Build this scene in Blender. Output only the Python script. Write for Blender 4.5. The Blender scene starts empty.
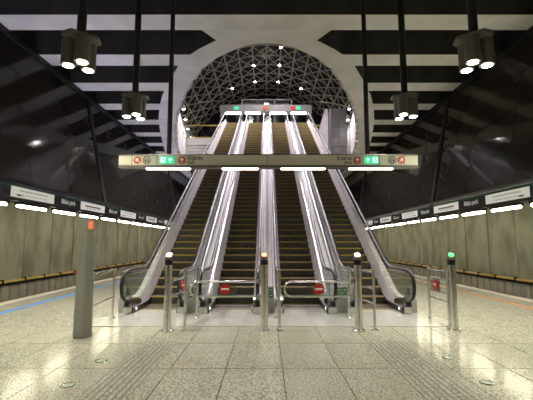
import bpy, bmesh, math, random
from mathutils import Vector, Matrix
random.seed(4)
sc = bpy.context.scene
col = sc.collection
R = math.radians

# ---------------------------------------------------------------- camera
cam_d = bpy.data.cameras.new('camera')
cam = bpy.data.objects.new('camera', cam_d); col.objects.link(cam)
cam.location = (0, 0, 1.55); cam.rotation_euler = (R(90 + 6.4), 0, 0)
cam_d.sensor_fit = 'HORIZONTAL'; cam_d.sensor_width = 36.0
cam_d.lens = 36.0 * 385 / 533; cam_d.clip_start = 0.05; cam_d.clip_end = 300
sc.camera = cam
# ---------------------------------------------------------------- world, exposure
w = bpy.data.worlds.new('night'); sc.world = w; w.use_nodes = True
w.node_tree.nodes['Background'].inputs[0].default_value = (0.012, 0.014, 0.02, 1)
w.node_tree.nodes['Background'].inputs[1].default_value = 0.35
vs = sc.view_settings
vs.view_transform = 'Standard'; vs.look = 'None'; vs.gamma = 1.0; vs.use_curve_mapping = False
vs.exposure = 0.3
sc.cycles.use_denoising = True
sc.cycles.max_bounces = 8
sc.cycles.transparent_max_bounces = 24
sc.cycles.sample_clamp_indirect = 6.0
# light levels
TUBE = 30.0          # fluorescent tubes over the platform edges
LAMP_SPOT = 240.0    # each of the three spots in a pendant
LAMP_FACE = 45.0
SIGN_TUBE = 9.0
UP_LEFT, FILL_RIGHT = 110.0, 55.0   # sign strip uplights: left inferred from shadow edge, right added to brighten soffits
HALL = 330.0          # spots in the vault

# ---------------------------------------------------------------- materials
MATS = {}
def mat(name, color, rough=0.5, metal=0.0, noise=None, scale=5.0, emit=None, estr=0.0, bump=0.0, spec=0.5, stretch=(1,1,1), detail=6, lo=0.35, hi=0.65, coat=0.0):
    if name in MATS: return MATS[name]
    m = bpy.data.materials.new(name); m.use_nodes = True
    nt = m.node_tree; b = nt.nodes['Principled BSDF']
    b.inputs['Base Color'].default_value = (*color, 1)
    b.inputs['Roughness'].default_value = rough
    b.inputs['Metallic'].default_value = metal
    b.inputs['Specular IOR Level'].default_value = spec
    b.inputs['Coat Weight'].default_value = coat
    b.inputs['Coat Roughness'].default_value = 0.08
    if emit:
        b.inputs['Emission Color'].default_value = (*emit, 1)
        b.inputs['Emission Strength'].default_value = estr
    if noise or bump:
        tc = nt.nodes.new('ShaderNodeTexCoord'); mp = nt.nodes.new('ShaderNodeMapping')
        mp.inputs['Scale'].default_value = stretch
        nt.links.new(tc.outputs['Object'], mp.inputs[0])
        oi = nt.nodes.new('ShaderNodeObjectInfo'); ml = nt.nodes.new('ShaderNodeMath'); ml.operation = 'MULTIPLY'; ml.inputs[1].default_value = 37.0
        nt.links.new(oi.outputs['Random'], ml.inputs[0]); nt.links.new(ml.outputs[0], mp.inputs['Location'])
        n = nt.nodes.new('ShaderNodeTexNoise'); n.inputs['Scale'].default_value = scale; n.inputs['Detail'].default_value = detail
        nt.links.new(mp.outputs[0], n.inputs['Vector'])
        if noise:
            r = nt.nodes.new('ShaderNodeValToRGB')
            r.color_ramp.elements[0].position = lo; r.color_ramp.elements[1].position = hi
            r.color_ramp.elements[0].color = (*noise, 1); r.color_ramp.elements[1].color = (*color, 1)
            nt.links.new(n.outputs[0], r.inputs[0]); nt.links.new(r.outputs[0], b.inputs['Base Color'])
        if bump:
            bp = nt.nodes.new('ShaderNodeBump'); bp.inputs['Strength'].default_value = bump; bp.inputs['Distance'].default_value = 0.01
            nt.links.new(n.outputs[0], bp.inputs['Height']); nt.links.new(bp.outputs[0], b.inputs['Normal'])
    MATS[name] = m; return m

def glass_mat(name, tint=(0.9, 0.93, 0.92), refl=0.12, rough=0.03, edge=0.6):
    m = bpy.data.materials.new(name); m.use_nodes = True; nt = m.node_tree
    nt.nodes.remove(nt.nodes['Principled BSDF'])
    t = nt.nodes.new('ShaderNodeBsdfTransparent'); t.inputs[0].default_value = (*tint, 1)
    g = nt.nodes.new('ShaderNodeBsdfGlossy'); g.inputs['Roughness'].default_value = rough
    lw = nt.nodes.new('ShaderNodeLayerWeight'); lw.inputs[0].default_value = 0.35
    mr = nt.nodes.new('ShaderNodeMapRange'); mr.inputs['To Min'].default_value = refl; mr.inputs['To Max'].default_value = edge
    nt.links.new(lw.outputs['Fresnel'], mr.inputs[0])
    mx = nt.nodes.new('ShaderNodeMixShader')
    nt.links.new(mr.outputs[0], mx.inputs[0]); nt.links.new(t.outputs[0], mx.inputs[1]); nt.links.new(g.outputs[0], mx.inputs[2])
    nt.links.new(mx.outputs[0], nt.nodes['Material Output'].inputs[0])
    MATS[name] = m; return m

def granite_mat(name, joints=False):
    m = mat(name, (0.50, 0.49, 0.41), 0.17, noise=(0.18, 0.176, 0.142), scale=46, detail=3, lo=0.38, hi=0.56)
    nt = m.node_tree; b = nt.nodes['Principled BSDF']
    tc = nt.nodes.new('ShaderNodeTexCoord')
    if joints:
        br = nt.nodes.new('ShaderNodeTexBrick'); br.offset = 0.0; br.inputs['Scale'].default_value = 1.0
        br.inputs['Brick Width'].default_value = 1.2; br.inputs['Row Height'].default_value = 0.7; br.inputs['Mortar Size'].default_value = 0.004
        mp = nt.nodes.new('ShaderNodeMapping'); mp.inputs['Rotation'].default_value = (0, 0, R(90)); mp.inputs['Location'].default_value = (0.2, 0.5, 0)
        nt.links.new(tc.outputs['Object'], mp.inputs[0]); nt.links.new(mp.outputs[0], br.inputs['Vector'])
        ramp = [n for n in nt.nodes if n.type == 'VALTORGB'][0]
        mx = nt.nodes.new('ShaderNodeMix'); mx.data_type = 'RGBA'
        nt.links.new(br.outputs['Fac'], mx.inputs[0]); nt.links.new(ramp.outputs[0], mx.inputs[6]); mx.inputs[7].default_value = (0.2, 0.19, 0.16, 1)
        nt.links.new(mx.outputs[2], b.inputs['Base Color'])
    return m

M_TILE = granite_mat('granite_tile')
M_FLOOR = granite_mat('granite_floor', True)
M_JOINT = mat('joint_dark', (0.09, 0.085, 0.07), 0.8)
M_CONC = mat('concrete_wall', (0.41, 0.415, 0.325), 0.85, noise=(0.26, 0.262, 0.20), scale=1.3, stretch=(1, 1.0, 0.6), detail=10, lo=0.36, hi=0.60, bump=0.12)
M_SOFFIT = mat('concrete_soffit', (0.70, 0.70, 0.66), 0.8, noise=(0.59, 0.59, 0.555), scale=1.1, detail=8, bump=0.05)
M_BEAMFACE = mat('beam_face', (0.060, 0.057, 0.055), 0.9, noise=(0.035, 0.033, 0.032), scale=1.4, stretch=(1, 1, 0.5), detail=8)  # shade between the strut beams put into the colour of their sides
M_BLACK = mat('black_void', (0.015, 0.015, 0.016), 0.9)
M_DARKGLASS = mat('dark_glass', (0.030, 0.027, 0.022), 0.06, spec=0.12)
M_DARKGLASS.node_tree.nodes['Principled BSDF'].inputs['Roughness'].default_value = 0.07
M_NIGHTGLASS = mat('night_glass', (0.012, 0.012, 0.013), 0.12, spec=0.35)
M_DARKSTEEL = mat('dark_steel', (0.022, 0.021, 0.020), 0.45, metal=0.3)
M_STEEL = mat('steel', (0.74, 0.73, 0.71), 0.22, metal=1.0, noise=(0.62, 0.61, 0.59), scale=30, stretch=(1, 1, 0.1))
M_BRIGHT = mat('bright_steel', (0.82, 0.79, 0.83), 0.25, metal=0.4, noise=(0.74, 0.71, 0.75), scale=5, detail=2)
M_DECK = mat('deck_steel', (0.76, 0.70, 0.72), 0.6, metal=0.0, noise=(0.70, 0.64, 0.66), scale=3)
M_SKIRT = mat('skirt_dark', (0.05, 0.047, 0.045), 0.3, metal=0.7)
M_RUBBER = mat('handrail_rubber', (0.010, 0.010, 0.012), 0.35, spec=0.3)
M_YELLOW = mat('step_yellow', (0.33, 0.23, 0.025), 0.5)
M_PLATE = mat('landing_plate', (0.62, 0.62, 0.60), 0.2, metal=0.35, noise=(0.55, 0.55, 0.53), scale=12)
M_PALEGREY = mat('sign_panel', (0.56, 0.54, 0.45), 0.4)
M_SIGNWHITE = mat('sign_white', (0.66, 0.65, 0.62), 0.4, emit=(1.0, 0.97, 0.9), estr=0.22)
M_SIGNDARK = mat('sign_dark', (0.012, 0.018, 0.022), 0.35)
M_TOTEM = mat('totem_paint', (0.30, 0.305, 0.27), 0.45, noise=(0.26, 0.265, 0.235), scale=2)
M_ORANGE = mat('sign_orange', (0.50, 0.085, 0.02), 0.4)
M_RED = mat('sign_red', (0.58, 0.02, 0.015), 0.4)
M_WHITE = mat('sign_letter_white', (0.85, 0.84, 0.8), 0.5)
M_INK = mat('sign_ink', (0.03, 0.03, 0.03), 0.5)
M_GREENINK = mat('sign_green_ink', (0.03, 0.20, 0.06), 0.5)
M_GREENLIT = mat('exit_green', (0.02, 0.4, 0.2), 0.4, emit=(0.04, 0.62, 0.30), estr=0.75)
M_EXITWHITE = mat('exit_white', (0.7, 0.9, 0.8), 0.4, emit=(0.6, 1.0, 0.82), estr=0.9)
M_TUBE = mat('tube_glow', (0.9, 0.85, 0.7), 0.5, emit=(1.0, 0.91, 0.64), estr=TUBE)
M_SIGNTUBE = mat('sign_tube_glow', (0.9, 0.85, 0.8), 0.5, emit=(1.0, 0.78, 0.62), estr=SIGN_TUBE)
M_LAMPGLOW = mat('lamp_glow', (1, 1, 0.9), 0.5, emit=(1.0, 0.96, 0.78), estr=LAMP_FACE)
M_SPOTGLOW = mat('vault_spot_glow', (1, 1, 1), 0.5, emit=(1.0, 0.93, 0.9), estr=70)
M_REDGLOW = mat('red_glow', (1, 0.3, 0.2), 0.4, emit=(1.0, 0.16, 0.07), estr=6)
M_HOTGLOW = mat('hot_glow', (1, 0.8, 0.7), 0.4, emit=(1.0, 0.75, 0.6), estr=14)
M_GREENGLOW = mat('green_glow', (0.1, 1, 0.3), 0.4, emit=(0.03, 1.0, 0.12), estr=4)
M_BLUE = mat('line_blue', (0.015, 0.22, 0.72), 0.6)
M_LINEOR = mat('line_orange', (0.60, 0.24, 0.07), 0.4)
M_PIPE = mat('yellow_pipe', (0.82, 0.58, 0.18), 0.45)
M_RIB = mat('rib_panel', (0.55, 0.52, 0.45), 0.8, noise=(0.45, 0.425, 0.365), scale=2)
M_LAMPBODY = mat('lamp_body', (0.16, 0.155, 0.13), 0.42, metal=0.4)
M_LATTICE = mat('lattice_steel', (0.27, 0.25, 0.19), 0.5, metal=0.2)
M_SLAT = mat('shaft_panel', (0.36, 0.35, 0.34), 0.5, noise=(0.52, 0.50, 0.49), scale=2)
M_GREYCLAD = mat('grey_cladding', (0.23, 0.225, 0.22), 0.5, noise=(0.17, 0.165, 0.16), scale=1.5)
M_DARKTILE = mat('dark_tile', (0.06, 0.058, 0.058), 0.4, noise=(0.04, 0.039, 0.039), scale=1.5)
M_CANLIGHT = mat('canopy_light', (1, 1, 0.9), 0.5, emit=(1.0, 0.95, 0.85), estr=4)
M_PALEGREEN = mat('pale_green_column', (0.45, 0.6, 0.5), 0.5)
G_BAL = glass_mat('balustrade_glass', (0.90, 0.93, 0.92), 0.10, 0.04, 0.55)
G_GATE = glass_mat('gate_glass', (0.86, 0.89, 0.87), 0.10)
G_STUD = glass_mat('stud_glass', (0.7, 0.8, 0.74), 0.25)

# ---------------------------------------------------------------- mesh builder
class MB:
    def __init__(s): s.v = []; s.f = []; s.m = []
    def add(s, vs, fs, mi=0):
        o = len(s.v); s.v += [tuple(v) for v in vs]
        for f in fs: s.f.append(tuple(i + o for i in f)); s.m.append(mi)
        return s
    def box(s, x0, x1, y0, y1, z0, z1, mi=0):
        v = [(x, y, z) for x in (x0, x1) for y in (y0, y1) for z in (z0, z1)]
        return s.add(v, [(0,1,3,2),(4,6,7,5),(0,4,5,1),(2,3,7,6),(0,2,6,4),(1,5,7,3)], mi)
    def prism(s, poly, axis, a0, a1, mi=0):
        """closed polygon of 2-tuples extruded along an axis; axis x: (y,z), y: (x,z), z: (x,y)"""
        def P(p, a): return (a, p[0], p[1]) if axis == 'x' else (p[0], a, p[1]) if axis == 'y' else (p[0], p[1], a)
        n = len(poly); v = [P(p, a0) for p in poly] + [P(p, a1) for p in poly]
        f = [tuple(range(n)), tuple(range(2*n-1, n-1, -1))] + [(i, (i+1) % n + 0, (i+1) % n + n, i+n) for i in range(n)]
        return s.add(v, f, mi)
    def cyl(s, p0, p1, r0, r1=None, n=12, mi=0):
        r1 = r0 if r1 is None else r1
        p0 = Vector(p0); p1 = Vector(p1); d = (p1-p0).normalized()
        a = d.orthogonal().normalized(); b = d.cross(a)
        v = []
        for p, r in ((p0, r0), (p1, r1)):
            for i in range(n):
                t = 2*math.pi*(i+.5)/n; v.append(p + a*(r*math.cos(t)) + b*(r*math.sin(t)))
        return s.add(v, [tuple(range(n-1, -1, -1)), tuple(range(n, 2*n))] + [(i, (i+1) % n, (i+1) % n+n, i+n) for i in range(n)], mi)
    def tube(s, pts, r, n=8, mi=0):
        pts = [Vector(p) for p in pts]; v = []
        prev = None
        for i, p in enumerate(pts):
            d = (pts[min(i+1, len(pts)-1)] - pts[max(i-1, 0)]).normalized()
            a = d.orthogonal().normalized() if prev is None else (prev - d*prev.dot(d)).normalized()
            prev = a; b = d.cross(a)
            for k in range(n):
                t = 2*math.pi*k/n; v.append(p + a*(r*math.cos(t)) + b*(r*math.sin(t)))
        f = [tuple(range(n-1, -1, -1)), tuple(range((len(pts)-1)*n, len(pts)*n))]
        for i in range(len(pts)-1):
            for k in range(n): f.append((i*n+k, i*n+(k+1) % n, (i+1)*n+(k+1) % n, (i+1)*n+k))
        return s.add(v, f, mi)
    def sweep(s, section, path, mi=0):
        """section: closed list of (x, dz); path: list of (y, z)"""
        n = len(section); v = [(x, y, z+dz) for (y, z) in path for (x, dz) in section]
        k = len(path)
        f = [tuple(range(n)), tuple(range(k*n-1, (k-1)*n-1, -1))]
        for i in range(k-1):
            for j in range(n): f.append((i*n+j, (i+1)*n+j, (i+1)*n+(j+1) % n, i*n+(j+1) % n))
        return s.add(v, f, mi)
    def sweepf(s, fn, path, mi=0):
        secs = [fn(y) for y, z in path]; n = len(secs[0]); k = len(path)
        v = [(x, y, z+dz) for (y, z), sec in zip(path, secs) for (x, dz) in sec]
        f = [tuple(range(n)), tuple(range(k*n-1, (k-1)*n-1, -1))]
        for i in range(k-1):
            for j in range(n): f.append((i*n+j, (i+1)*n+j, (i+1)*n+(j+1) % n, i*n+(j+1) % n))
        return s.add(v, f, mi)
    def mesh(s, name, mats, smooth=False):
        me = bpy.data.meshes.new(name); me.from_pydata(s.v, [], s.f); me.update()
        for m in (mats if isinstance(mats, (list, tuple)) else [mats]): me.materials.append(m)
        for p, mi in zip(me.polygons, s.m): p.material_index = mi; p.use_smooth = smooth
        bm = bmesh.new(); bm.from_mesh(me); bmesh.ops.recalc_face_normals(bm, faces=bm.faces); bm.to_mesh(me); bm.free()
        if smooth: me.set_sharp_from_angle(angle=R(40))
        return me
    def build(s, name, mats, parent=None, smooth=False, loc=None):
        return link(name, s.mesh(name, mats, smooth), parent, loc)

def link(name, data, parent=None, loc=None, rot=None):
    o = bpy.data.objects.new(name, data); col.objects.link(o)
    if parent is not None: o.parent = parent
    if loc: o.location = loc
    if rot: o.rotation_euler = rot
    return o
def tag(o, label=None, cat=None, group=None, kind=None):
    if label: o['label'] = label
    if cat: o['category'] = cat
    if group: o['group'] = group
    if kind: o['kind'] = kind
    return o
def thing(name, label, cat, loc=(0, 0, 0), rz=0, group=None):
    o = bpy.data.objects.new(name, None); col.objects.link(o)
    o.location = loc; o.rotation_euler = (0, 0, rz); o.empty_display_size = 0.1
    return tag(o, label, cat, group)
def struct(name, label=None, cat=None, loc=(0, 0, 0)):
    o = bpy.data.objects.new(name, None); col.objects.link(o); o.location = loc
    return tag(o, label, cat, kind='structure')
def copy_tree(o, parent=None):
    c = o.copy(); col.objects.link(c); c.parent = parent
    for ch in o.children: copy_tree(ch, c)
    return c
def text_mesh(body, size, m, align='LEFT'):
    cu = bpy.data.curves.new('lettering', 'FONT'); cu.body = body; cu.size = size; cu.align_x = align; cu.align_y = 'CENTER'; cu.extrude = 0.002; cu.offset = size*0.012
    ob = bpy.data.objects.new('lettering', cu); col.objects.link(ob)
    dg = bpy.context.evaluated_depsgraph_get(); dg.update()
    me = bpy.data.meshes.new_from_object(ob.evaluated_get(dg))
    bpy.data.objects.remove(ob); me.materials.clear(); me.materials.append(m)
    return me
def spot(name, loc, energy, color, size=100, blend=0.6, rot=(0, 0, 0), parent=None, soft=0.06):
    d = bpy.data.lights.new(name, 'SPOT'); d.energy = energy; d.color = color; d.spot_size = R(size); d.spot_blend = blend; d.shadow_soft_size = soft
    return link(name, d, parent, loc, rot)

CX = 0.15            # axis of the platform hall relative to the camera
EX = 0.03            # axis of the escalators
XL, XR = -6.95, 7.30 # platform edges
ZS = 8.2             # soffit of the strut beams
# ================================================================ SETTING
# ---- floor
fl = MB()
TX0, TX1, TY0, TY1 = -5.4, 5.8, 1.4, 7.4
fl.box(XL, TX0, -6, 48, -0.35, 0).box(TX1, XR, -6, 48, -0.35, 0).box(TX0, TX1, -6, TY0, -0.35, 0).box(TX0, TX1, TY1, 48, -0.35, 0)
floor = tag(fl.build('floor', M_FLOOR), 'polished speckled granite platform floor', 'floor', kind='structure')
bed = MB().box(TX0, TX1, TY0, TY1, -0.35, -0.006).build('tile_bed', M_JOINT, floor)
tm = MB().box(0.006, 0.694, 0.006, 1.194, -0.03, 0).mesh('floor_tile', M_TILE)
for i in range(16):
    for j in range(5):
        link('floor_tile', tm, floor, (TX0 + 0.7*i, TY0 + 1.2*j, random.uniform(-0.0004, 0.0004)))
edge = MB()
for x0, x1 in ((XL-0.02, XL+0.30), (XR-0.30, XR+0.02)): edge.box(x0, x1, -6, 48, -0.2, 0.004)
edge.build('edge_band', mat('edge_stone', (0.52, 0.49, 0.40), 0.5, noise=(0.43, 0.40, 0.33), scale=30), floor)
tag(MB().box(-5.98, -5.86, -6, 46, 0, 0.006).build('trim_1', M_BLUE), 'blue line along the left platform edge', 'safety line', kind='structure')
tag(MB().box(6.30, 6.42, -6, 46, 0, 0.006).build('trim_2', M_LINEOR), 'orange line along the right platform edge', 'safety line', kind='structure')
# ---- track beds
for i, (x0, x1) in enumerate(((-10.2, XL), (XR, 10.5))):
    tag(MB().box(x0, x1, -6, 48, -1.5, -1.2).build('track_bed', mat('ballast', (0.07, 0.065, 0.06), 0.9, noise=(0.03, 0.03, 0.03), scale=20)), kind='structure')
    tag(MB().box(XL-0.001 if i == 0 else XR-0.3, XL+0.3 if i == 0 else XR+0.001, -6, 48, -1.2, -0.36).build('platform_face', M_BEAMFACE), kind='structure')
# ---- track walls with concrete panels, ribs and yellow conduit
pan = MB().box(-0.12, 0, 0.025, 1.975, 0.02, 3.3).mesh('wall_panel', M_CONC)
panr = MB().box(0, 0.12, 0.025, 1.975, 0.02, 3.3).mesh('wall_panel', M_CONC)
ribm = MB().prism([(-0.1, 0.04), (-0.1, 0.50), (0, 0.50), (0.05, 0.44), (0.05, 0.10), (0, 0.04)], 'z', -1.2, -0.04).mesh('wall_rib', M_RIB)
brk = MB().box(-0.07, 0.06, -0.04, 0.04, -0.06, 0.06).box(-0.03, 0.055, -0.05, 0.05, 0.05, 0.09).mesh('bracket', M_DARKSTEEL)
for s, xw, nm in ((-1, -10.0, 'wall_left'), (1, 10.3, 'wall_right')):
    wl = tag(MB().box(min(xw+s*0.05, xw+s*0.3), max(xw+s*0.05, xw+s*0.3), -6, 48, -1.5, 5).build(nm, M_BLACK), 'stained concrete trackside wall', 'wall', kind='structure')
    for k in range(-3, 24):
        o = link('wall_panel', pan if s < 0 else panr, wl, (xw + random.uniform(-.012, .012), 2.0*k, 0))
    for k in range(0, 90):
        o = link('wall_rib', ribm, wl, (xw, 0.54*k - 2, 0)); o.rotation_euler = (0, 0, 0 if s < 0 else math.pi)
        if s > 0: o.location.y += 0.54
    MB().box(*sorted((xw - s*0.10, xw)), -6, 46, -0.045, 0.015).build('ledge', M_DARKSTEEL, wl)
    cr = thing('conduit', 'yellow conduit on black brackets along the %s trackside wall' % ('left' if s < 0 else 'right'), 'conduit', (xw - s*0.20, 0, 0.10), 0)
    MB().cyl((0, -5, 0.0), (0, 45.5, 0.0), 0.05, n=10).build('pipe', M_PIPE, cr, True)
    for k in range(0, 30):
        o = link('bracket', brk, cr, (0, 1.0 + 1.35*k, 0)); o.rotation_euler = (0, 0, 0 if s < 0 else math.pi)
# ---- end walls
tag(MB().box(-11, 11, -6.3, -6, -1.5, 12).build('wall_back', M_CONC), 'concrete wall at the near end of the hall', 'wall', kind='structure')
tag(MB().box(-11, 11, 46, 46.3, -1.5, 9.6).build('wall_far', M_BEAMFACE), 'dark wall at the far end of the hall', 'wall', kind='structure')
# ---- leaning dark glass walls
GZ0, GZ1 = 3.14, 8.12
for s, nm in ((-1, 'wall_glass_left'), (1, 'wall_glass_right')):
    xb = XL - 0.15 if s < 0 else XR + 0.0
    xt = -8.15 if s < 0 else 8.25
    g = struct(nm, 'dark reflective glass wall leaning out above the %s platform edge' % ('left' if s < 0 else 'right'), 'wall')
    L = math.hypot(xt-xb, GZ1-GZ0); ux, uz = (xt-xb)/L, (GZ1-GZ0)/L
    NR = 4; rows = [L*i/NR for i in range(NR+1)]; BAY = 2.35
    px, pz = s*uz, -s*ux*1.0     # outward (away from hall)
    pm = MB()
    h = L/NR
    def Q(a, d): return (ux*a + px*d, uz*a + pz*d)
    poly = [Q(0.008, 0), Q(h-0.008, 0), Q(h-0.008, 0.02), Q(0.008, 0.02)]
    pm.prism(poly, 'y', 0.008, BAY-0.008); pm = pm.mesh('glass_pane', M_DARKGLASS)
    fit = MB()
    for da, dy in ((0.16, 0.16), (0.16, -0.16), (-0.16, 0.16), (-0.16, -0.16)):
        c0 = Q(da, 0.01); c1 = Q(da, -0.02); fit.cyl((c0[0], dy, c0[1]), (c1[0], dy, c1[1]), 0.03, n=8)
        e0 = Q(0, -0.015); fit.cyl((c1[0], dy, c1[1]), (e0[0], 0, e0[1]), 0.011, n=4)
    fit = fit.mesh('spider_fitting', M_DARKSTEEL)
    for j in range(-1, 18):
        y = 0.9 + BAY*j - 1.0
        for i in range(NR):
            o = link('glass_pane', pm, g, (xb + ux*rows[i], y, GZ0 + uz*rows[i]))
            o.rotation_euler = (random.uniform(-.003, .003), 0, random.uniform(-.004, .004))
        for i in range(1, NR):
            if y < 34: link('spider_fitting', fit, g, (xb + ux*rows[i], y, GZ0 + uz*rows[i]))
    for y in (2.5, 16.9, 31.0):
        MB().prism([(xb - s*0.05, GZ0), (xt - s*0.05, GZ1), (xt + s*0.1, GZ1), (xb + s*0.1, GZ0)], 'y', y-0.11, y+0.11).build('mullion', M_BLACK, g)
    MB().box(*sorted((xt - s*0.09, xt + s*0.5)), -6, 46, GZ1-0.10, GZ1+0.07).build('top_rail', M_DARKSTEEL, g)
    MB().box(*sorted((xb - s*0.02, xb + s*3.6)), -6, 46, GZ0+0.02, GZ0+0.2).build('track_soffit', M_BLACK, g)
    MB().prism([(xb + s*0.35, GZ0), (xt + s*0.35, 10.6), (xt + s*0.5, 10.6), (xb + s*0.5, GZ0)], 'y', -6, 46).build('backing', M_BLACK, g)

# ---- strut beams and the ring of the light well
INNER = [(0, 12.22), (0.5, 12.30), (0.94, 12.51), (1.5, 12.95), (2.03, 13.50), (2.55, 14.22), (2.95, 14.98), (3.74, 16.74), (4.22, 18.0), (4.70, 19.4), (5.2, 21.2), (5.6, 22.9), (6.05, 25.0), (6.55, 27.8), (7.0, 32), (7.2, 36), (7.2, 45)]
OUTER = [(0, 11.41), (0.6, 11.52), (1.15, 11.72), (1.75, 12.10), (2.35, 12.62), (2.85, 13.15), (3.34, 13.89), (4.11, 15.44), (4.70, 16.75), (5.16, 18.0), (5.75, 19.9), (6.2, 21.7), (6.75, 24.2), (7.36, 27.2), (7.9, 32), (8.1, 36), (8.1, 45)]
def outer_x(y):
    for (x0, y0), (x1, y1) in zip(OUTER, OUTER[1:]):
        if y0 <= y <= y1: return x0 + (x1-x0)*(y-y0)/(y1-y0)
    return 0
def beam(poly, nm='ceiling_beam'):
    b = MB(); n = len(poly)
    b.add([(x, y, ZS) for x, y in poly], [tuple(range(n))], 0)
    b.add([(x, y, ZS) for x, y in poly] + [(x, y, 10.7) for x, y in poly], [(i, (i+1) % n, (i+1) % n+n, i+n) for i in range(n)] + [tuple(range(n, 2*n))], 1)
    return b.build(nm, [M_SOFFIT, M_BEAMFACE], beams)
beams = struct('ceiling', 'ceiling of pale cross beams with dark gaps around an arched opening', 'ceiling')
for k in range(-7, 1):
    y0 = 10.60 + 2.42*k; beam([(-8.6, y0), (8.7, y0), (8.7, y0+0.82), (-8.6, y0+0.82)])
for k in range(1, 12):
    y0 = 10.58 + 2.42*k; y1 = y0 + 0.86
    for s in (-1, 1):
        xs = sorted([(outer_x(y0)-0.01), 8.65])
        if outer_x(y1) > 8.05: continue
        ym = (y0+y1)/2
        beam([(s*8.65, y0), (s*(outer_x(y0)-.02), y0), (s*(outer_x(ym)-.02), ym), (s*(outer_x(y1)-.02), y1), (s*8.65, y1)])
fill = [(1.66, 12.03), (1.15, 11.72), (0.6, 11.52)]
beam([(-2.05, 11.40)] + [(-x, y+.01) for x, y in fill] + [(0, 11.42)] + [(x, y+.01) for x, y in fill[::-1]] + [(2.05, 11.40)], 'haunch')
rg = MB()
inn = [(-x, y) for x, y in INNER[::-1]] + INNER[1:]; out = [(-x, y) for x, y in OUTER[::-1]] + OUTER[1:]
n = len(inn)
rg.add([(x, y, ZS) for x, y in inn] + [(x, y, ZS) for x, y in out], [(i, i+1, i+1+n, i+n) for i in range(n-1)], 0)
rg.add([(x, y, ZS) for x, y in inn] + [(x, y, 10.7) for x, y in inn], [(i, i+1, i+1+n, i+n) for i in range(n-1)], 2)
rg.add([(x, y, ZS) for x, y in out] + [(x, y, 10.7) for x, y in out], [(i, i+1, i+1+n, i+n) for i in range(n-1)], 1)
rg.add([(x, y, 10.7) for x, y in inn] + [(x, y, 10.7) for x, y in out], [(i, i+1, i+1+n, i+n) for i in range(n-1)], 1)
rg.build('opening_ring', [M_SOFFIT, M_BEAMFACE, M_GREYCLAD], beams)
rs = MB().box(-8.7, 8.8, -6, 11.41, 10.7, 10.9)
for s in (-1, 1):
    po = [(s*x, y) for x, y in OUTER]
    for (xa, ya), (xb_, yb) in zip(po, po[1:]):
        rs.prism([(xa, ya), (xb_, yb), (s*8.8, yb), (s*8.8, ya)], 'z', 10.7, 10.9)
rs.build('roof_slab', M_BLACK, beams)
# side panels of the well
well = struct('wall_well', 'pale vertical panels lining the arched opening', 'wall')
def inner_at(t):
    seg = t
    for (x0, y0), (x1, y1) in zip(INNER, INNER[1:]):
        l = math.hypot(x1-x0, y1-y0)
        if seg <= l: return (x0+(x1-x0)*seg/l, y0+(y1-y0)*seg/l)
        seg -= l
    return INNER[-1]
for s in (-1, 1):
    t = 1.2
    while t < 22:
        a = inner_at(t); b = inner_at(t+0.95)
        d = Vector((b[0]-a[0], b[1]-a[1])).normalized(); nx, ny = -d.y, d.x   # towards the opening
        th = 0.16
        poly = [(s*a[0], a[1]), (s*b[0], b[1]), (s*(b[0]+nx*th), b[1]+ny*th), (s*(a[0]+nx*th), a[1]+ny*th)]
        MB().prism(poly, 'z', ZS+0.12, 10.95).build('well_panel', M_SLAT, well)
        t += 1.25

# ---- upper hall: floor, vault, gable
tag(MB().box(-3.7, 3.7, 29.2, 32.0, 9.75, 10.4).box(-8.6, 8.6, 32.0, 44, 9.75, 10.4).build('floor_upper', M_GREYCLAD), 'upper concourse floor', 'floor', kind='structure')
for s in (-1, 1):
    fc = MB()
    for i in range(4):
        fc.box(*sorted((s*3.75, s*7.0)), 31.92, 32.0, 8.75+0.26*i, 8.99+0.26*i)
    tag(fc.build('parapet_face', M_GREYCLAD), kind='structure')
    tag(MB().box(*sorted((s*3.75, s*7.0)), 31.88, 31.99, 9.82, 10.40).build('parapet_band', mat('band_grey', (0.40, 0.39, 0.38), 0.5)), kind='structure')
VZ, VR = 9.0, 8.5
YA = [24.25 + 1.75*i for i in range(10)]
TH = [R(8*i) for i in range(-8, 9)]
vault = struct('roof_vault', 'barrel vaulted steel lattice roof with dark glass', 'roof')
def VP(th, y, r=VR): return Vector((r*math.sin(th), y, VZ + r*math.cos(th)))
for th in TH:
    MB().cyl(VP(th, 17.25), VP(th, YA[-1]), 0.065, n=6).build('vault_rib', M_LATTICE, vault)
for y in [17.25, 20.75] + YA:
    MB().tube([VP(R(a), y, VR-0.02) for a in range(-64, 65, 4)], 0.045, n=5).build('vault_arch', M_LATTICE, vault)
unit = MB().cyl((0, 0, 0), (0, 0, 1), 0.036, n=5).mesh('vault_brace', M_LATTICE)
pane_cache = {}
for i in range(len(TH)-1):
    for j in range(len(YA)-1):
        for a, b in ((VP(TH[i], YA[j], VR-0.1), VP(TH[i+1], YA[j+1], VR-0.1)), (VP(TH[i+1], YA[j], VR-0.2), VP(TH[i], YA[j+1], VR-0.2))):
            o = link('vault_brace', unit, vault, a); d = b-a
            o.rotation_euler = d.to_track_quat('Z', 'Y').to_euler(); o.scale = (1, 1, d.length)
        if 'p' not in pane_cache:
            hw = VR*math.sin(R(4))
            pane_cache['p'] = MB().box(-hw+.02, hw-.02, 0.03, 1.72, -0.01, 0.01).mesh('vault_pane', M_NIGHTGLASS)
        tm_ = (TH[i]+TH[i+1])/2
        p = link('vault_pane', pane_cache['p'], vault, VP(tm_, YA[j], VR+0.10)); p.rotation_euler = (0, tm_, 0)
for s in (-1, 1):
    c0 = VP(s*R(64), 0); MB().box(*sorted((c0.x, c0.x + s*0.3)), 17.2, 40.2, 10.4, c0.z).build('vault_curb', M_GREYCLAD, vault)
gb = MB().box(-8.3, 8.3, 40.2, 40.35, 10.4, 17.6).build('gable_glass', M_NIGHTGLASS, vault)
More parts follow.
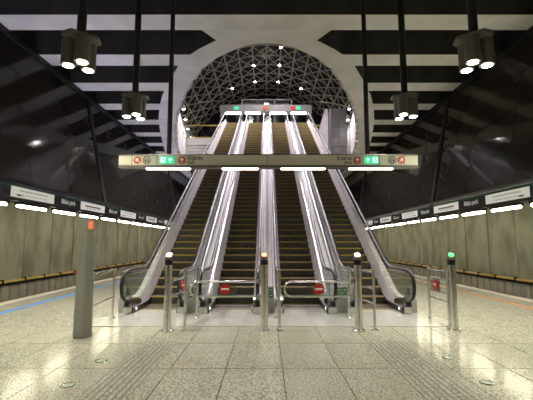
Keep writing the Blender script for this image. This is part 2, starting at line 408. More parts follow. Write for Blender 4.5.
for x in range(-7, 8, 2): MB().box(x-0.06, x+0.06, 40.05, 40.2, 10.4, 17.2).build('gable_mullion', M_DARKSTEEL, vault)

# ================================================================ ESCALATORS
Y0, YT, RISE = 10.0, 28.0, 10.4
def nz(y):
    s = math.tan(R(30))
    def soft(u):   # smooth ramp start
        return 0 if u < -0.35 else s*u if u > 0.35 else s*(u+0.35)**2/1.4
    z = soft(y-Y0) - (soft(y-YT))
    return z
YS = [8.75, 8.95, 9.3, 9.6, 9.7, 9.8, 9.9, 10.0, 10.1, 10.2, 10.3, 10.4] + [11+i for i in range(0, 17)] + [27.6, 27.7, 27.8, 27.9, 28.0, 28.1, 28.2, 28.3, 28.4, 28.8, 29.2]
PATH = [(y, nz(y)) for y in YS]
def sub(y0, y1):
    return [(y0, nz(y0))] + [p for p in PATH if y0 + 1e-4 < p[0] < y1 - 1e-4] + [(y1, nz(y1))]

esc = thing('escalator', '', 'escalator', (0, 0, 0), group='four escalators side by side')
# steps
st = MB()
st.box(-0.475, 0.475, 0.0, 0.40, -0.035, 0.0)                       # tread
st.prism([(0.004, 0.0), (0.012, -0.20), (0.04, -0.20), (0.04, 0.0)], 'x', -0.475, 0.475)   # riser
for i in range(32):
    x = -0.46 + i*0.0297
    st.box(x, x+0.013, -0.004, 0.012, -0.185, -0.035)               # riser cleats
st.box(-0.475, 0.475, -0.006, 0.022, -0.020, 0.004, 1)              # yellow nosing
st.box(-0.475, -0.445, 0.03, 0.38, -0.001, 0.003, 1).box(0.445, 0.475, 0.03, 0.38, -0.001, 0.003, 1)
M_STEP = mat('step_metal', (0.10, 0.09, 0.076), 0.45, metal=0.3, noise=(0.06, 0.054, 0.045), scale=14)
stm = st.mesh('step', [M_STEP, M_YELLOW])
N = 52
for k in range(1, N+1):
    link('step', stm, esc, (0, Y0 + 0.3464*k - 0.34, 0.2*k))
flat = MB().box(-0.475, 0.475, 0.0, 0.395, -0.03, 0.0).box(-0.475, 0.475, 0.36, 0.39, -0.005, 0.003, 1).mesh('step', [M_STEP, M_YELLOW])
for y in (9.20, 9.60): link('step', flat, esc, (0, y, 0.002 if y < 9.5 else 0.02))
for y in (28.05, 28.45): link('step', flat, esc, (0, y, RISE))
MB().box(-0.833, 0.833, 8.32, 8.98, -0.02, 0.008).box(-0.475, 0.475, 8.98, 9.20, -0.02, 0.012).box(-0.475, 0.475, 9.17, 9.20, 0.0, 0.016, 1).build('comb_plate', [M_PLATE, M_YELLOW], esc)
MB().box(-0.475, 0.475, 28.85, 29.2, RISE-0.05, RISE+0.012).box(-0.475, 0.475, 28.85, 28.9, RISE, RISE+0.02, 1).build('comb_plate', [M_PLATE, M_YELLOW], esc)
# body under the steps
MB().sweep([(-0.80, 0.12), (-0.80, -0.95), (0.80, -0.95), (0.80, 0.12), (0.49, 0.12), (0.49, -0.42), (-0.49, -0.42), (-0.49, 0.12)], sub(10.9, 29.2)).build('truss', M_DARKSTEEL, esc)
stk = MB().cyl((0, 0, 0), (0, -0.006, 0), 0.052, n=20).box(-0.03, 0.03, -0.008, -0.005, -0.008, 0.008, 1).mesh('sticker', [mat('sticker_green', (0.03, 0.16, 0.06), 0.5), M_WHITE])
RH, RB, RR = 0.95, 0.29, 0.33
for s in (-1, 1):
    MB().sweep([(s*.478, -.30), (s*.478, .13), (s*.492, .13), (s*.492, -.30)], sub(8.75, 29.2)).build('skirt', M_SKIRT, esc)
    def sec(y):
        t = max(0, min(1, (y-9.6)/1.0)) * max(0, min(1, (28.7-y)/0.8)); h = .235 + .21*t
        return [(s*.480, .10), (s*.482, .125), (s*.594, h), (s*.604, h-.01), (s*.604, .15)]
    MB().sweepf(sec, sub(8.8, 29.1)).build('inner_deck', M_BRIGHT, esc, True)
    MB().sweep([(s*.620, .10), (s*.620, .235), (s*.635, .262), (s*.695, .262), (s*.710, .235), (s*.710, .10)], sub(8.8, 29.1)).build('outer_profile', M_BRIGHT, esc, True)
    MB().sweep([(s*.713, .05), (s*.713, .250), (s*.834, .250), (s*.834, .05)], sub(9.28, 29.1)).build('deck_cover', M_DECK, esc)
    MB().sweep([(s*.815, -.9), (s*.815, .05), (s*.833, .05), (s*.833, -.9)], sub(9.9, 29.1)).build('side_cladding', M_STEEL, esc)
    MB().box(*sorted((s*.60, s*.833)), 9.29, 10.4, 0.0, 0.22).build('base_box', M_STEEL, esc)
    # handrail with newel loops
    hp = []
    for a in range(-80, 91, 10): hp.append((8.68 - RR*math.cos(R(a)), (RH+RB)/2 + RR*math.sin(R(a))))
    mid = [(y, nz(y)+RH) for y in YS if 8.9 <= y <= 28.8]
    top = [(28.95 + RR*math.cos(R(a)), RISE + (RH+RB)/2 + RR*math.sin(R(a))) for a in range(90, -81, -10)]
    pts = hp + mid + top
    v = []; f = []; ns = 8
    prof = [(0.040*math.cos(2*math.pi*k/ns + .39), 0.030*math.sin(2*math.pi*k/ns + .39)) for k in range(ns)]
    for i, (y, z) in enumerate(pts):
        y0_, z0_ = pts[max(i-1, 0)]; y1_, z1_ = pts[min(i+1, len(pts)-1)]
        l = math.hypot(y1_-y0_, z1_-z0_); ty, tz = (y1_-y0_)/l, (z1_-z0_)/l
        for (px_, pn) in prof: v.append((s*.612 + px_, y - tz*pn, z + ty*pn))
    for i in range(len(pts)-1):
        for k in range(ns): f.append((i*ns+k, i*ns+(k+1) % ns, (i+1)*ns+(k+1) % ns, (i+1)*ns+k))
    f += [tuple(range(ns)), tuple(range((len(pts)-1)*ns, len(pts)*ns))]
    MB().add(v, f).build('handrail', M_RUBBER, esc, True)
    gv = MB()   # steel guide under the handrail
    gp = [(s*.600, -.060), (s*.600, -.028), (s*.624, -.028), (s*.624, -.060)]
    gv.sweep(gp, [(y, nz(y)+RH) for y in YS if 8.9 <= y <= 28.8]).build('rail_guide', M_BRIGHT, esc)
    # newel panes
    arc = [(8.68 - (RR-.03)*math.cos(R(a)), (RH+RB)/2 + (RR-.03)*math.sin(R(a))) for a in range(-75, 91, 15)]
    low = [(10.3, nz(10.3)+.24), (10.0, nz(10.0)+.24), (9.6, .24), (8.85, .24)]
    up = [(y, nz(y)+RH-.03) for y in (9.6, 9.9, 10.1, 10.3)]
    MB().prism(arc + up + low, 'x', *sorted((s*.607, s*.618))).build('glass_pane', G_BAL, esc)
    arc2 = [(28.95 + (RR-.03)*math.cos(R(a)), RISE + (RH+RB)/2 + (RR-.03)*math.sin(R(a))) for a in range(90, -76, -15)]
    MB().prism([(y, nz(y)+RH-.03) for y in (27.7, 27.9, 28.1, 28.4)] + arc2 + [(28.8, RISE+.24), (28.4, nz(28.4)+.24), (28.0, nz(28.0)+.24), (27.7, nz(27.7)+.24)], 'x', *sorted((s*.607, s*.618))).build('glass_pane', G_BAL, esc)
    ya = 10.3
    while ya < 27.65:
        yb = min(ya + 1.45, 27.7)
        MB().sweep([(s*.607, .24), (s*.607, .92), (s*.618, .92), (s*.618, .24)], [(ya+.004, nz(ya+.004)), (yb-.004, nz(yb-.004))]).build('glass_pane', G_BAL, esc)
        ya = yb
    cap = MB().prism([(8.81, 0.0), (8.81, 0.24), (8.825, 0.30), (8.90, 0.57), (8.98, 0.57), (9.28, 0.27), (9.28, 0.0)], 'x', *sorted((s*.695, s*.833))).build('end_cap', mat('cap_steel', (0.30, 0.295, 0.29), 0.6), esc)
    for z in (0.50, 0.38):
        o = link('sticker', stk, cap, (s*.764, 8.822 + (z-0.30)*0.2656, z)); o.rotation_euler = (-R(14.9), 0, 0)
    # newel foot with handrail inlet
    nf = MB().prism([(8.70, 0.0), (8.70, 0.14), (8.75, 0.30), (8.88, 0.33), (9.35, 0.25), (9.45, 0.0)], 'x', *sorted((s*.50, s*.69)))
    nb = nf.build('newel_foot', M_STEEL, esc)
    MB().box(*sorted((s*.565, s*.655)), 8.688, 8.702, 0.16, 0.26).build('rail_inlet', M_RUBBER, nb)
    lt = MB().cyl((s*.477, 8.95, 0.085), (s*.470, 8.95, 0.085), 0.030, n=10).build('skirt_light', mat('skirt_led', (1, 1, 1), emit=(0.85, 1, 0.95), estr=2), esc)
LAB = ['leftmost of the four escalators, nearest the grey help column', 'second escalator from the left, behind the left closed gate', 'third escalator from the left, behind the right closed gate', 'rightmost of the four escalators, nearest the green-lit post']
PX = 1.67
ESC = [esc] + [copy_tree(esc) for _ in range(3)]
for i in range(4):
    e = ESC[i]
    e.location = (EX + (i-1.5)*PX, 0, 0); e['label'] = LAB[i]
    for ch in list(e.children):
        if ch.name.startswith('end_cap'):
            for g_ in list(ch.children):
                if (i == 0 and g_.location.x < 0) or (i == 3 and g_.location.x > 0): bpy.data.objects.remove(g_)
    MB().box(-0.83, 0.83, 7.42, 8.31, -0.02, 0.008).build('landing_plate', M_PLATE, floor, loc=(EX + (i-1.5)*PX, 0, 0))
# outer landing strips beside the plates
for s in (-1, 1):
    x = EX + s*(2*PX)
    MB().box(*sorted((x + s*.005, x + s*.25)), 7.42, 8.31, -0.02, 0.008).build('landing_border', M_PLATE, floor)
# ================================================================ BARRIERS
def gate_post(x, y, glow, label):
    t = thing('gate_post', label, 'barrier post', (x, y, 0), group='gate posts with lights on top')
    MB().cyl((0, 0, 0), (0, 0, 0.02), 0.115, n=20).cyl((0, 0, .02), (0, 0, .03), 0.10, 0.08, n=20).build('base_flange', M_STEEL, t, True)
    MB().cyl((0, 0, 0.02), (0, 0, 1.16), 0.068, n=20).build('post_tube', M_STEEL, t, True)
    MB().cyl((0, 0, 1.16), (0, 0, 1.25), 0.0695, n=20).build('reader_band', M_RUBBER, t, True)
    MB().prism([(-0.066, 1.25), (-0.066, 1.31), (0.066, 1.375), (0.066, 1.25)], 'x', -0.055, 0.055).build('post_cap', M_STEEL, t)
    c = Vector((0, -0.012, 1.345)); nrm = Vector((0, -0.44, 0.9)).normalized()
    MB().cyl(c, c + nrm*0.012, 0.045, 0.036, n=16).build('signal_light', glow, t)
    MB().box(-0.005, 0.005, -0.072, -0.066, 0.25, 0.28).box(-0.005, 0.005, -0.072, -0.066, 0.95, 0.98).build('lock_cover', M_DARKSTEEL, t)
    return t
GP = [(-1.77, 7.07), (-0.04, 7.07), (1.65, 7.07), (3.38, 7.13)]
gate_post(*GP[0], M_HOTGLOW, 'steel gate post with pale orange light, leftmost of the four')
gate_post(*GP[1], M_REDGLOW, 'steel gate post with red light in the middle, before the centre console')
gate_post(*GP[2], M_HOTGLOW, 'steel gate post with pinkish white light, right of the right closed gate')
gate_post(*GP[3], M_GREENGLOW, 'steel gate post with green light at the far right')
discm = MB().cyl((0, -0.012, 0), (0, 0.012, 0), 0.098, n=28).mesh('no_entry_disc', M_RED)
barm = MB().box(-0.068, 0.068, -0.016, 0.016, -0.017, 0.017).mesh('disc_bar', M_WHITE)
def swing_gate(x, y, rz, length, label):
    """hinged at the origin, reaching out along +x"""
    t = thing('swing_gate', label, 'gate', (x, y, 0), rz, group='swing gates with no entry discs')
    z0, z1, r = 0.60, 0.86, 0.018
    c = [(0.05, 0, z1), (length-0.10, 0, z1)] + [(length-0.13+0.13*math.sin(R(a)), 0, (z0+z1)/2+0.13*math.cos(R(a))) for a in range(0, 181, 20)] + [(length-0.2, 0, z0), (0.05, 0, z0)]
    MB().tube(c, r, n=8).build('gate_loop', M_STEEL, t, True)
    for z in (z0, z1): MB().box(0.0, 0.06, -0.03, 0.03, z-0.04, z+0.04).build('hinge', M_STEEL, t)
    MB().box(length*0.34, length*0.68, -0.004, 0.004, z0+0.015, z1-0.015).build('gate_pane', G_GATE, t)
    d = link('no_entry_disc', discm, t, (length*0.505, 0, 0.73))
    link('disc_bar', barm, d)
    return t
swing_gate(-0.11, 7.07, math.pi, 1.26, 'closed swing gate with no entry disc left of the middle post')
swing_gate(1.58, 7.07, math.pi, 1.26, 'closed swing gate with no entry disc right of the middle post')
swing_gate(-1.74, 7.15, R(80), 1.10, 'swing gate folded back beside the leftmost gate post')
def fence(x0, y0, x1, y1, h, rails, label, r=0.026):
    t = thing('barrier_rail', label, 'railing', (x0, y0, 0), group='steel tube barrier rails')
    dx, dy = x1-x0, y1-y0
    for (a, b) in ((0, 0), (dx, dy)):
        p = MB().cyl((a, b, 0), (a, b, h), r, n=14).build('rail_post', M_STEEL, t, True)
        MB().cyl((a, b, 0), (a, b, 0.014), r*2.6, n=18).cyl((a, b, .014), (a, b, .03), r*1.7, r*1.2, n=18).build('post_foot', M_STEEL, p, True)
    for z in rails: MB().cyl((0, 0, z), (dx, dy, z), 0.017, n=10).build('rail', M_STEEL, t, True)
    return t
fence(-1.45, 7.03, -1.45, 8.24, 1.06, (1.02, 0.73, 0.47), 'steel barrier rail running back beside the leftmost gate post')
fence(0.23, 7.07, 0.23, 8.24, 1.06, (1.02, 0.73, 0.47), 'steel barrier rail running back beside the middle gate post')
fence(1.94, 7.10, 1.72, 8.24, 1.06, (1.02, 0.73, 0.47), 'steel barrier rail running back beside the third gate post')
fr = fence(3.40, 7.36, 3.41, 8.24, 1.06, (1.02, 0.86, 0.60, 0.45), 'steel barrier rail with red disc behind the green-lit gate post')
d = link('no_entry_disc', discm, fr, (-0.01, 0.52, 0.73), (0, 0, R(90))); link('disc_bar', barm, d)
MB().box(-0.014, -0.006, 0.30, 0.74, 0.62, 0.84).build('rail_pane', G_GATE, fr)
fence(-3.05, 6.86, -3.20, 8.22, 1.03, (1.00, 0.45), 'steel barrier rail behind the grey help column')
# grey help column
t = thing('help_column', 'tall grey help column with orange pictogram at the left', 'column', (-3.07, 6.62, 0), R(8))
hc = MB(); 
base = [(-0.135, -0.06), (0.03, -0.085), (0.135, 0.02), (0.135, 0.10), (-0.135, 0.10)]
topz = [1.93, 1.985, 1.985, 1.95, 1.91]
hc.add([(x, y, 0.0) for x, y in base] + [(x*0.80 - 0.012, y*0.85, z) for (x, y), z in zip(base, topz)], [(0,1,2,3,4), (9,8,7,6,5)] + [(i, (i+1) % 5, (i+1) % 5+5, i+5) for i in range(5)])
hcb = hc.build('column_body', M_TOTEM, t)
bv = hcb.modifiers.new('bevel', 'BEVEL'); bv.width = 0.012; bv.segments = 2; bv.limit_method = 'ANGLE'
a0 = Vector((0.03, -0.085)); a1 = Vector((0.135, 0.02)); dd = (a1-a0).normalized(); nn = Vector((dd.y, -dd.x))
pg = MB()
def FP(u, z, off): p = Vector((a0.x*0.80 - 0.008, a0.y*0.85)) + dd*u*0.8 + nn*off; return (p.x, p.y, z)
pg.add([FP(.025, 1.79, .006), FP(.125, 1.79, .006), FP(.125, 1.93, .006), FP(.025, 1.93, .006), FP(.025, 1.79, -.01), FP(.125, 1.79, -.01), FP(.125, 1.93, -.01), FP(.025, 1.93, -.01)], [(0,1,2,3), (0,4,5,1), (1,5,6,2), (2,6,7,3), (3,7,4,0), (4,7,6,5)])
pp = pg.build('pictogram_plate', mat('orange_lit', (0.9, 0.2, 0.05), 0.4, emit=(1.0, 0.20, 0.05), estr=0.6), t)
ringp = MB().tube([FP(.075+.03*math.cos(R(a)), 1.86+.035*math.sin(R(a)), .008) for a in range(0, 361, 30)], 0.006, n=5); ringp.build('pictogram_ring', M_WHITE, pp)
MB().box(-0.165, -0.12, -0.03, 0.05, 1.01, 1.09).build('red_button', M_RED, t)

# ================================================================ HANGING EXIT SIGN
SY = 8.5
sg = thing('exit_sign', 'long hanging direction sign with green exit panels over the escalators', 'sign', (0.04, SY, 3.23))
SX0, SX1 = -3.36, 3.36
MB().box(SX0, SX1, 0.0, 0.16, 0.065, 0.295).build('sign_body', M_PALEGREY, sg)
MB().box(SX0, SX1, -0.02, 0.18, 0.0, 0.06).build('lower_channel', mat('channel_grey', (0.16, 0.155, 0.14), 0.4, metal=0.5), sg)
MB().box(SX0-0.005, SX1+0.005, -0.012, 0.172, 0.285, 0.31).build('top_cap', M_STEEL, sg)
def px2x(p): return (p - 268.2)*0.0225
for p in (132, 157, 267, 379, 404): MB().box(px2x(p)-0.006, px2x(p)+0.006, -0.003, 0.0, 0.07, 0.285).build('panel_seam', M_INK, sg)
for p0, p1 in ((146, 190), (222, 258), (281, 325), (349, 393)):
    MB().box(px2x(p0), px2x(p1), 0.03, 0.10, -0.028, 0.0).build('light_tube', M_SIGNTUBE, sg)
for x in (-2.26, 2.26): MB().cyl((x, 0.09, 0.30), (x, 0.09, 7.4), 0.055, n=12).build('hanger', M_DARKSTEEL, sg, True)
def arrow(mb, cx_, cz, s_, ang, mi=0):
    pts = [(-.11, -.85), (.11, -.85), (.11, .20), (.55, -.22), (.55, .12), (0, .75), (-.55, .12), (-.55, -.22), (-.11, .20)]
    c, sn = math.cos(ang), math.sin(ang)
    mb.prism([(cx_ + s_*(c*x - sn*z), cz + s_*(sn*x + c*z)) for x, z in pts], 'y', -0.010, -0.004, mi)
ZC = 0.175
for p, ang in ((137.5, R(45)), (182, 0), (357, 0), (401, R(-45))):
    d = MB().cyl((px2x(p), 0.0, ZC), (px2x(p), -0.005, ZC), 0.088, n=28).build('arrow_disc', M_ORANGE, sg)
    a = MB(); arrow(a, px2x(p), ZC, 0.075, ang); a.build('arrow', M_WHITE, d)
for p in (146.8, 391.8):
    c = px2x(p)
    rg_ = MB().tube([(c+.082*math.cos(R(a)), -0.004, ZC+.082*math.sin(R(a))) for a in range(0, 361, 15)], 0.0085, n=6).build('lift_ring', M_INK, sg)
    l = MB()
    for dx in (-.033, .033):
        l.cyl((c+dx, -0.002, ZC+.026), (c+dx, -0.006, ZC+.026), 0.014, n=10).box(c+dx-.014, c+dx+.014, -0.006, -0.002, ZC-.05, ZC+.01)
    l.box(c-.004, c+.004, -0.006, -0.002, ZC-.06, ZC+.05); l.build('lift_figures', M_INK, rg_)
for p, sd in ((167, 1), (371, -1)):
    c = px2x(p)
    gp_ = MB().box(c-.165, c+.165, -0.012, 0.0, ZC-.085, ZC+.085).build('exit_panel', M_GREENLIT, sg)
    a = MB(); arrow(a, c+sd*.075, ZC, 0.075, 0)
    for v_i in range(len(a.v)): a.v[v_i] = (a.v[v_i][0], a.v[v_i][1]-0.008, a.v[v_i][2])
    a.build('exit_arrow', M_EXITWHITE, gp_)
    m_ = MB(); q = c - sd*.085
    m_.box(q-.055, q+.055, -0.016, -0.011, ZC-.06, ZC+.065).build('exit_door', M_EXITWHITE, gp_)
    r_ = MB(); r_.cyl((q+.01, -0.016, ZC+.045), (q+.01, -0.019, ZC+.045), 0.013, n=8)
    r_.prism([(q-.018, ZC-.005), (q+.012, ZC-.005), (q+.022, ZC+.03), (q-.006, ZC+.03)], 'y', -0.019, -0.016)
    r_.prism([(q-.018, ZC-.002), (q-.045, ZC-.05), (q-.03, ZC-.055), (q+.0, ZC-.002)], 'y', -0.019, -0.016)
    r_.prism([(q+.0, ZC-.002), (q+.03, ZC-.02), (q+.025, ZC-.055), (q+.038, ZC-.055), (q+.045, ZC-.012), (q+.015, ZC+.008)], 'y', -0.019, -0.016)
    r_.build('running_figure', M_GREENLIT, gp_)
tk = text_mesh('Kijárat', 0.125, M_INK); te = text_mesh('Exit', 0.105, M_INK)
for p, al in ((187.5, 0), (0, 1)):
    for me, dz in ((tk, 0.045), (te, -0.055)):
        wd = max(v.co.x for v in me.vertices)
        x = px2x(p) if al == 0 else px2x(351.5) - wd
        link('lettering', me, sg, (x, -0.003, ZC + dz), (R(90), 0, 0))

# ================================================================ PLATFORM SIGN STRIPS
tb = text_mesh('Bikás park', 0.225, M_WHITE, 'CENTER')
for s, xs, side in ((-1, XL-0.10, 'left'), (1, XR+0.05, 'right')):
    g = thing('sign_strip', 'long lit station name strip above the %s platform edge' % side, 'sign', (xs, 0, 2.40))
    sx = -s   # faces the hall
    MB().box(-0.12, 0.12, -5, 42, 0.32, 0.41).build('carrier', M_DARKSTEEL, g)
    MB().box(-0.10, 0.10, -5, 42, 0.41, 0.74).build('strip_body', mat('strip_grey', (0.30, 0.30, 0.28), 0.4), g)
    MB().box(*sorted((sx*0.10, sx*0.125)), -5, 42, 0.715, 0.735).build('green_edge', mat('green_edge', (0.02, 0.16, 0.05), 0.4), g)
    dk = MB().box(*sorted((sx*0.10, sx*0.125)), 0.0, 1.76, 0.42, 0.71).mesh('name_panel', M_SIGNDARK)
    wh = MB().box(*sorted((sx*0.10, sx*0.120)), 0.0, 2.13, 0.42, 0.71).mesh('info_panel', M_SIGNWHITE)
    y = -3.0; k = 0
    y = (10.36 if s < 0 else 10.5) - 3.95*3
    while y < 36:
        w_ = link('info_panel', wh, g, (0, y, 0))
        ln = MB(); long_map = (k % 2 == (1 if s < 0 else 1))
        xa, xb2 = sorted((sx*0.1205, sx*0.1225))
        if long_map:
            ln.box(xa, xb2, 0.35, 1.75, 0.60, 0.612)
            for q in range(14): ln.box(xa, xb2, 0.38+q*0.1, 0.41+q*0.1, 0.62, 0.645)
            ln.box(xa, xb2, 0.25, 0.45, 0.46, 0.51)
        else:
            ln.box(xa, xb2, 0.35, 1.70, 0.55, 0.60)
        for q in range(9): ln.box(xa, xb2, 0.5+q*0.14, 0.56+q*0.14, 0.49, 0.515)
        ln.build('route_print', M_GREENINK if long_map else M_INK, w_)
        o = link('name_panel', dk, g, (0, y+2.16, 0))
        link('lettering', tb, o, (sx*0.127, 0.88, 0.565), (R(90), 0, R(90)*sx))
        y += 3.95; k += 1
    um = mat('uplight_' + side, (0.9, 0.9, 0.9), 0.5, emit=(0.72, 0.68, 1.0) if s < 0 else (1.0, 0.96, 0.70), estr=UP_LEFT if s < 0 else FILL_RIGHT)
    MB().box(*sorted((sx*0.060, sx*0.090)), -5, 42, 0.741, 0.750).build('uplight', um, g)  # the right strip is an added fill for the ceiling
    MB().box(*sorted((sx*0.045, sx*0.055)), -5, 42, 0.740, 0.80).build('uplight_shield', M_BLACK, g)
    MB().box(*sorted((sx*0.118, sx*0.127)), -5, 42, 0.735, 0.78).build('uplight_lip', M_BLACK, g)
    y = -4.19 if s < 0 else -3.94
    tbm = MB().cyl((0, 0, 0), (0, 1.38, 0), 0.042, n=10).mesh('light_tube', M_TUBE)
    cpm = MB().box(-0.08, 0.08, -0.03, 1.41, 0.04, 0.12).mesh('tube_housing', M_DARKSTEEL)
    while y < 36:
        link('tube_housing', cpm, g, (0, y, 0.20)); link('light_tube', tbm, g, (0, y, 0.20))
        y += 1.88

# ================================================================ PENDANT LAMPS
def pendant(x, y, label, rz=0, k=1.0):
    t = thing('pendant_lamp', label, 'lamp', (x, y, 4.90), rz, group='pendant lamps with three spots')
    MB().cyl((0, 0, 0.55), (0, 0, 3.55), 0.085, n=14).build('lamp_rod', M_DARKSTEEL, t, True)
    hp_ = [(0.36*math.cos(R(a)), 0.36*math.sin(R(a))) for a in (70, 110, 190, 230, 310, 350)]
    MB().prism(hp_, 'z', 0.50, 0.56).build('lamp_plate', M_LAMPBODY, t)
    for i, a in enumerate((30, 150, 270)):
        cx_, cy_ = 0.205*math.cos(R(a)), 0.205*math.sin(R(a))
        c = MB().cyl((cx_, cy_, 0.0), (cx_, cy_, 0.50), 0.135, n=20).build('lamp_can', M_LAMPBODY, t, True)
        MB().cyl((cx_, cy_, -0.004), (cx_, cy_, -0.012), 0.09, n=20).build('lens', M_LAMPGLOW, c)
        spot('can_light', (cx_, cy_, -0.03), LAMP_SPOT*k, (0.98, 0.95, 0.74), 125, 0.8, parent=c, soft=0.1)
pendant(-3.56, 7.0, 'nearer left pendant lamp with three spots, above the left platform', R(38))
pendant(-3.52, 9.95, 'farther left pendant lamp with three spots, left of the arched opening', R(31))
pendant(3.98, 7.0, 'nearer right pendant lamp with three spots, above the right platform', R(-40))
pendant(3.70, 9.95, 'farther right pendant lamp with three spots, right of the arched opening', R(-32))
pendant(-3.62, 4.0, 'left pendant lamp over the near floor, above the picture', 0, 0.5)
pendant(3.98, 4.0, 'right pendant lamp over the near floor, above the picture', 0, 0.5)

# ================================================================ FLOOR DETAILS
for s, x0, side in ((-1, -1.90, 'left'), (1, 1.66, 'right')):
    g = struct('tactile_strip', 'ribbed tactile guide strip in the floor at the %s' % side, 'tactile strip', (x0, 1.6, 0))
    MB().box(0, 0.50, 0, 4.75, 0.0008, 0.0025).build('strip_base', mat('tactile_dark', (0.12, 0.11, 0.09), 0.6), g)
    tb_ = MB().prism([(0, 0.002), (0.006, 0.006), (0.046, 0.006), (0.052, 0.002)], 'y', 0, 4.75).mesh('tactile_bar', M_TILE)
    for i in range(7): link('tactile_bar', tb_, g, (0.008 + i*0.0725, 0, 0))
for x, y, lab in ((-2.18, 4.42, 'round glass floor stud nearest the lower left corner'), (-2.19, 5.3, 'round glass floor stud beside the left tactile strip, farther back'), (2.46, 4.5, 'round glass floor stud nearest the lower right corner'), (2.47, 5.44, 'round glass floor stud beside the right tactile strip, farther back')):
    t = thing('floor_stud', lab, 'floor light', (x, y, 0), group='round studs in the floor')
    MB().tube([(0.072*math.cos(R(a)), 0.072*math.sin(R(a)), 0.004) for a in range(0, 361, 15)], 0.006, n=6).build('stud_rim', M_STEEL, t, True)
    MB().cyl((0, 0, 0.0005), (0, 0, 0.004), 0.068, n=24).build('stud_lens', mat('stud_pale', (0.42, 0.50, 0.42), 0.1), t)

# ================================================================ UPPER HALL
for (a, y) in ((8, 29.25), (-8, 32.4), (8, 32.4), (-8, 35.9), (8, 35.9), (-24, 36.0), (24, 36.0), (-24, 25.7), (24, 25.7), (-24, 22.2), (24, 22.2), (-24, 18.7), (24, 18.7)):
    p = VP(R(a), y, VR-0.28)
    sd = 'left' if a < 0 else 'right'
    nm_ = {(8, 29.25): 'single vault spotlight nearest the arch crown', }.get((a, y)) or ('outer ' if abs(a) > 10 else '') + sd + ' vault spotlight ' + ('in the nearer pair' if y < 34 else 'at the flank of the vault' if abs(a) > 10 else 'in the farther pair')
    if y < 28: nm_ = sd + ' vault spotlight above the ' + ('upper' if y > 25 else 'middle' if y > 20 else 'lower') + ' part of the escalators, hidden by the ceiling'
    t = thing('vault_spotlight', nm_, 'spotlight', p, group='spotlights in the vault')
    MB().cyl((0, 0, 0), (0, 0, 0.22), 0.13, 0.10, n=12).build('spot_can', M_LAMPBODY, t, True)
    MB().cyl((0, 0, -0.01), (0, 0, -0.02), 0.11, n=12).build('spot_lens', M_SPOTGLOW, t)
    spot('spot_beam', (0, 0, -0.04), HALL*(5 if y > 28 else 8.5), (1.0, 0.90, 0.95), 140, 0.7, parent=t, soft=0.12)
# spot rows along the well
for s, side in ((-1, 'left'), (1, 'right')):
    for k in range(5):
        tt = 14.2 + 2.1*k; a = inner_at(tt); 
        t = thing('wall_spotlight', ['nearest', 'second', 'third', 'fourth', 'farthest'][k] + ' wall spotlight in the row on the %s side of the opening' % side, 'spotlight', (s*(a[0]-0.42), a[1], 11.15 - 0.10*k), 0, group='wall spotlights around the opening')
        MB().cyl((0, 0, 0), (0, 0, 0.24), 0.10, n=10).box(-0.03, 0.03, -0.03, 0.03, 0.22, 0.4).build('spot_can', M_LAMPBODY, t, True)
        MB().cyl((0, 0, -0.01), (0, 0, -0.02), 0.09, n=10).build('spot_lens', M_SPOTGLOW, t)
        MB().box(*sorted((0, s*0.5)), -0.02, 0.02, 0.36, 0.42).build('spot_arm', M_DARKSTEEL, t)
        spot('spot_beam', (0, 0, -0.04), HALL*0.8, (1.0, 0.92, 0.86), 120, 0.8, parent=t, soft=0.09)
# glass balustrades beside the escalator heads
for s, side in ((-1, 'left'), (1, 'right')):
    t = thing('glass_balustrade', 'glass balustrade with yellow rails %s of the escalator heads' % side, 'balustrade', (s*3.8, 31.9, 10.4))
    for i in range(3):
        MB().box(*sorted((s*(0.02+1.05*i), s*(1.03+1.05*i))), 0, 0.02, 0.1, 1.1).build('glass_pane', G_BAL, t)
    MB().box(*sorted((0, s*3.15)), -0.03, 0.05, 0.0, 0.10).build('bottom_rail', M_YELLOW, t)
    MB().box(*sorted((0, s*3.15)), -0.03, 0.05, 1.08, 1.17).build('top_rail', M_YELLOW, t)
# portal canopy
t = thing('portal_canopy', 'lit portal frame with small signs above the escalator heads', 'canopy', (0, 33.0, 10.4))
MB().box(-4.15, 4.0, 0, 0.9, 2.75, 3.35).build('canopy_beam', M_GREYCLAD, t)
for x in (-4.1, 3.75): MB().box(x, x+0.22, 0.1, 0.7, 0.0, 2.75).build('canopy_leg', M_STEEL, t)
for x in (-3.6, -1.9, 0.35, 2.2): MB().box(x, x+1.35, 0.15, 0.7, 2.70, 2.75).build('canopy_light', M_CANLIGHT, t)
for x, m_ in ((-2.9, M_GREENLIT), (-0.35, M_ORANGE), (2.15, M_RED), (2.6, M_GREENLIT)): MB().box(x, x+0.42, -0.02, 0.0, 2.9, 3.2).build('small_sign', m_, t)
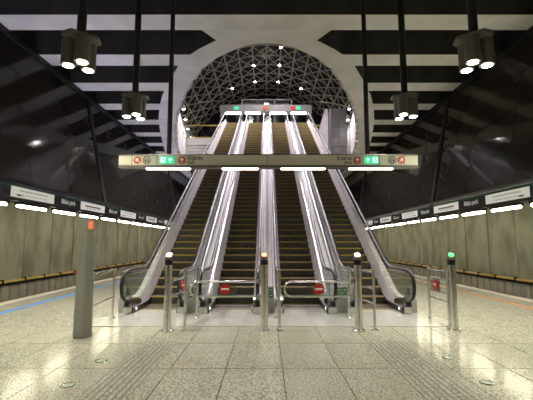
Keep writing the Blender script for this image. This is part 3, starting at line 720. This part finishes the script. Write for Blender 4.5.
# dark equipment frame above
t = thing('equipment_frame', 'black steel equipment frame above the portal canopy', 'frame', (0, 36.5, 10.4))
for x in (-2.5, -0.9, 0.7, 2.4): MB().box(x, x+0.14, 0, 0.14, 0, 5.2).build('frame_post', M_DARKSTEEL, t)
for z in (3.9, 5.1): MB().box(-2.5, 2.54, 0, 0.14, z, z+0.14).build('frame_beam', M_DARKSTEEL, t)
for x in (-2.36, -0.76, 0.84): MB().box(x, x+1.4, 0.14, 0.5, 3.95, 5.1).build('frame_panel', M_DARKTILE, t)
MB().box(-0.25, 0.25, -0.1, 0.0, 4.2, 4.8).build('frame_sign', M_PALEGREY, t)
# concourse kiosk and columns
t = thing('kiosk', 'glazed kiosk at the back of the upper concourse', 'kiosk', (0, 38.0, 10.4))
MB().box(-4.2, 4.2, 0, 1.5, 0, 2.9).build('kiosk_body', M_DARKTILE, t)
for i in range(5): MB().box(-3.8+1.55*i, -2.5+1.55*i, -0.04, 0.0, 0.9, 2.4).build('kiosk_window', mat('kiosk_glow', (0.5, 0.6, 0.55), 0.3, emit=(0.55, 0.72, 0.62), estr=0.28), t)
for x, lab in ((-1.55, 'pale green column left of the centre under the canopy'), (0.15, 'pale green column at the centre under the canopy')):
    c_ = thing('column', lab, 'column', (x, 35.2, 10.4))
    MB().cyl((0, 0, 0), (0, 0, 2.75), 0.26, n=18).build('column_shaft', M_PALEGREEN, c_, True)
    MB().cyl((0, 0, 2.75), (0, 0, 2.95), 0.36, n=18).build('column_capital', M_STEEL, c_, True)
# lift tower
t = thing('lift_tower', 'dark panelled lift tower right of the escalator heads', 'lift tower', (5.15, 29.6, 8.3))
MB().box(0, 1.2, 0.03, 1.6, 0, 3.9).build('tower_core', M_BLACK, t)
ptm = MB().box(0.01, 0.59, -0.01, 0.03, 0.01, 0.76).mesh('tower_panel', M_DARKTILE)
for i in range(2):
    for j in range(5): link('tower_panel', ptm, t, (0.6*i, 0, 0.78*j))
sdm = MB().box(-0.03, 0.0, 0.04, 1.58, 0.01, 0.76).mesh('tower_panel', M_DARKTILE)
for j in range(5): link('tower_panel', sdm, t, (0, 0, 0.78*j))
# pale stair flank beside the tower
t = thing('stair_flank', 'pale sloping stair parapet left of the lift tower', 'stair', (4.0, 31.0, 8.6))
MB().prism([(0, 0), (1.1, 0), (1.1, 4.0), (0.8, 4.0), (0, 1.2)], 'y', 0, 0.25).build('stair_parapet', M_SLAT, t)
MB().prism([(0.04, 1.2), (0.82, 3.95), (0.82, 4.1), (0.0, 1.35)], 'y', -0.05, 0.0).build('stair_handrail', M_STEEL, t)
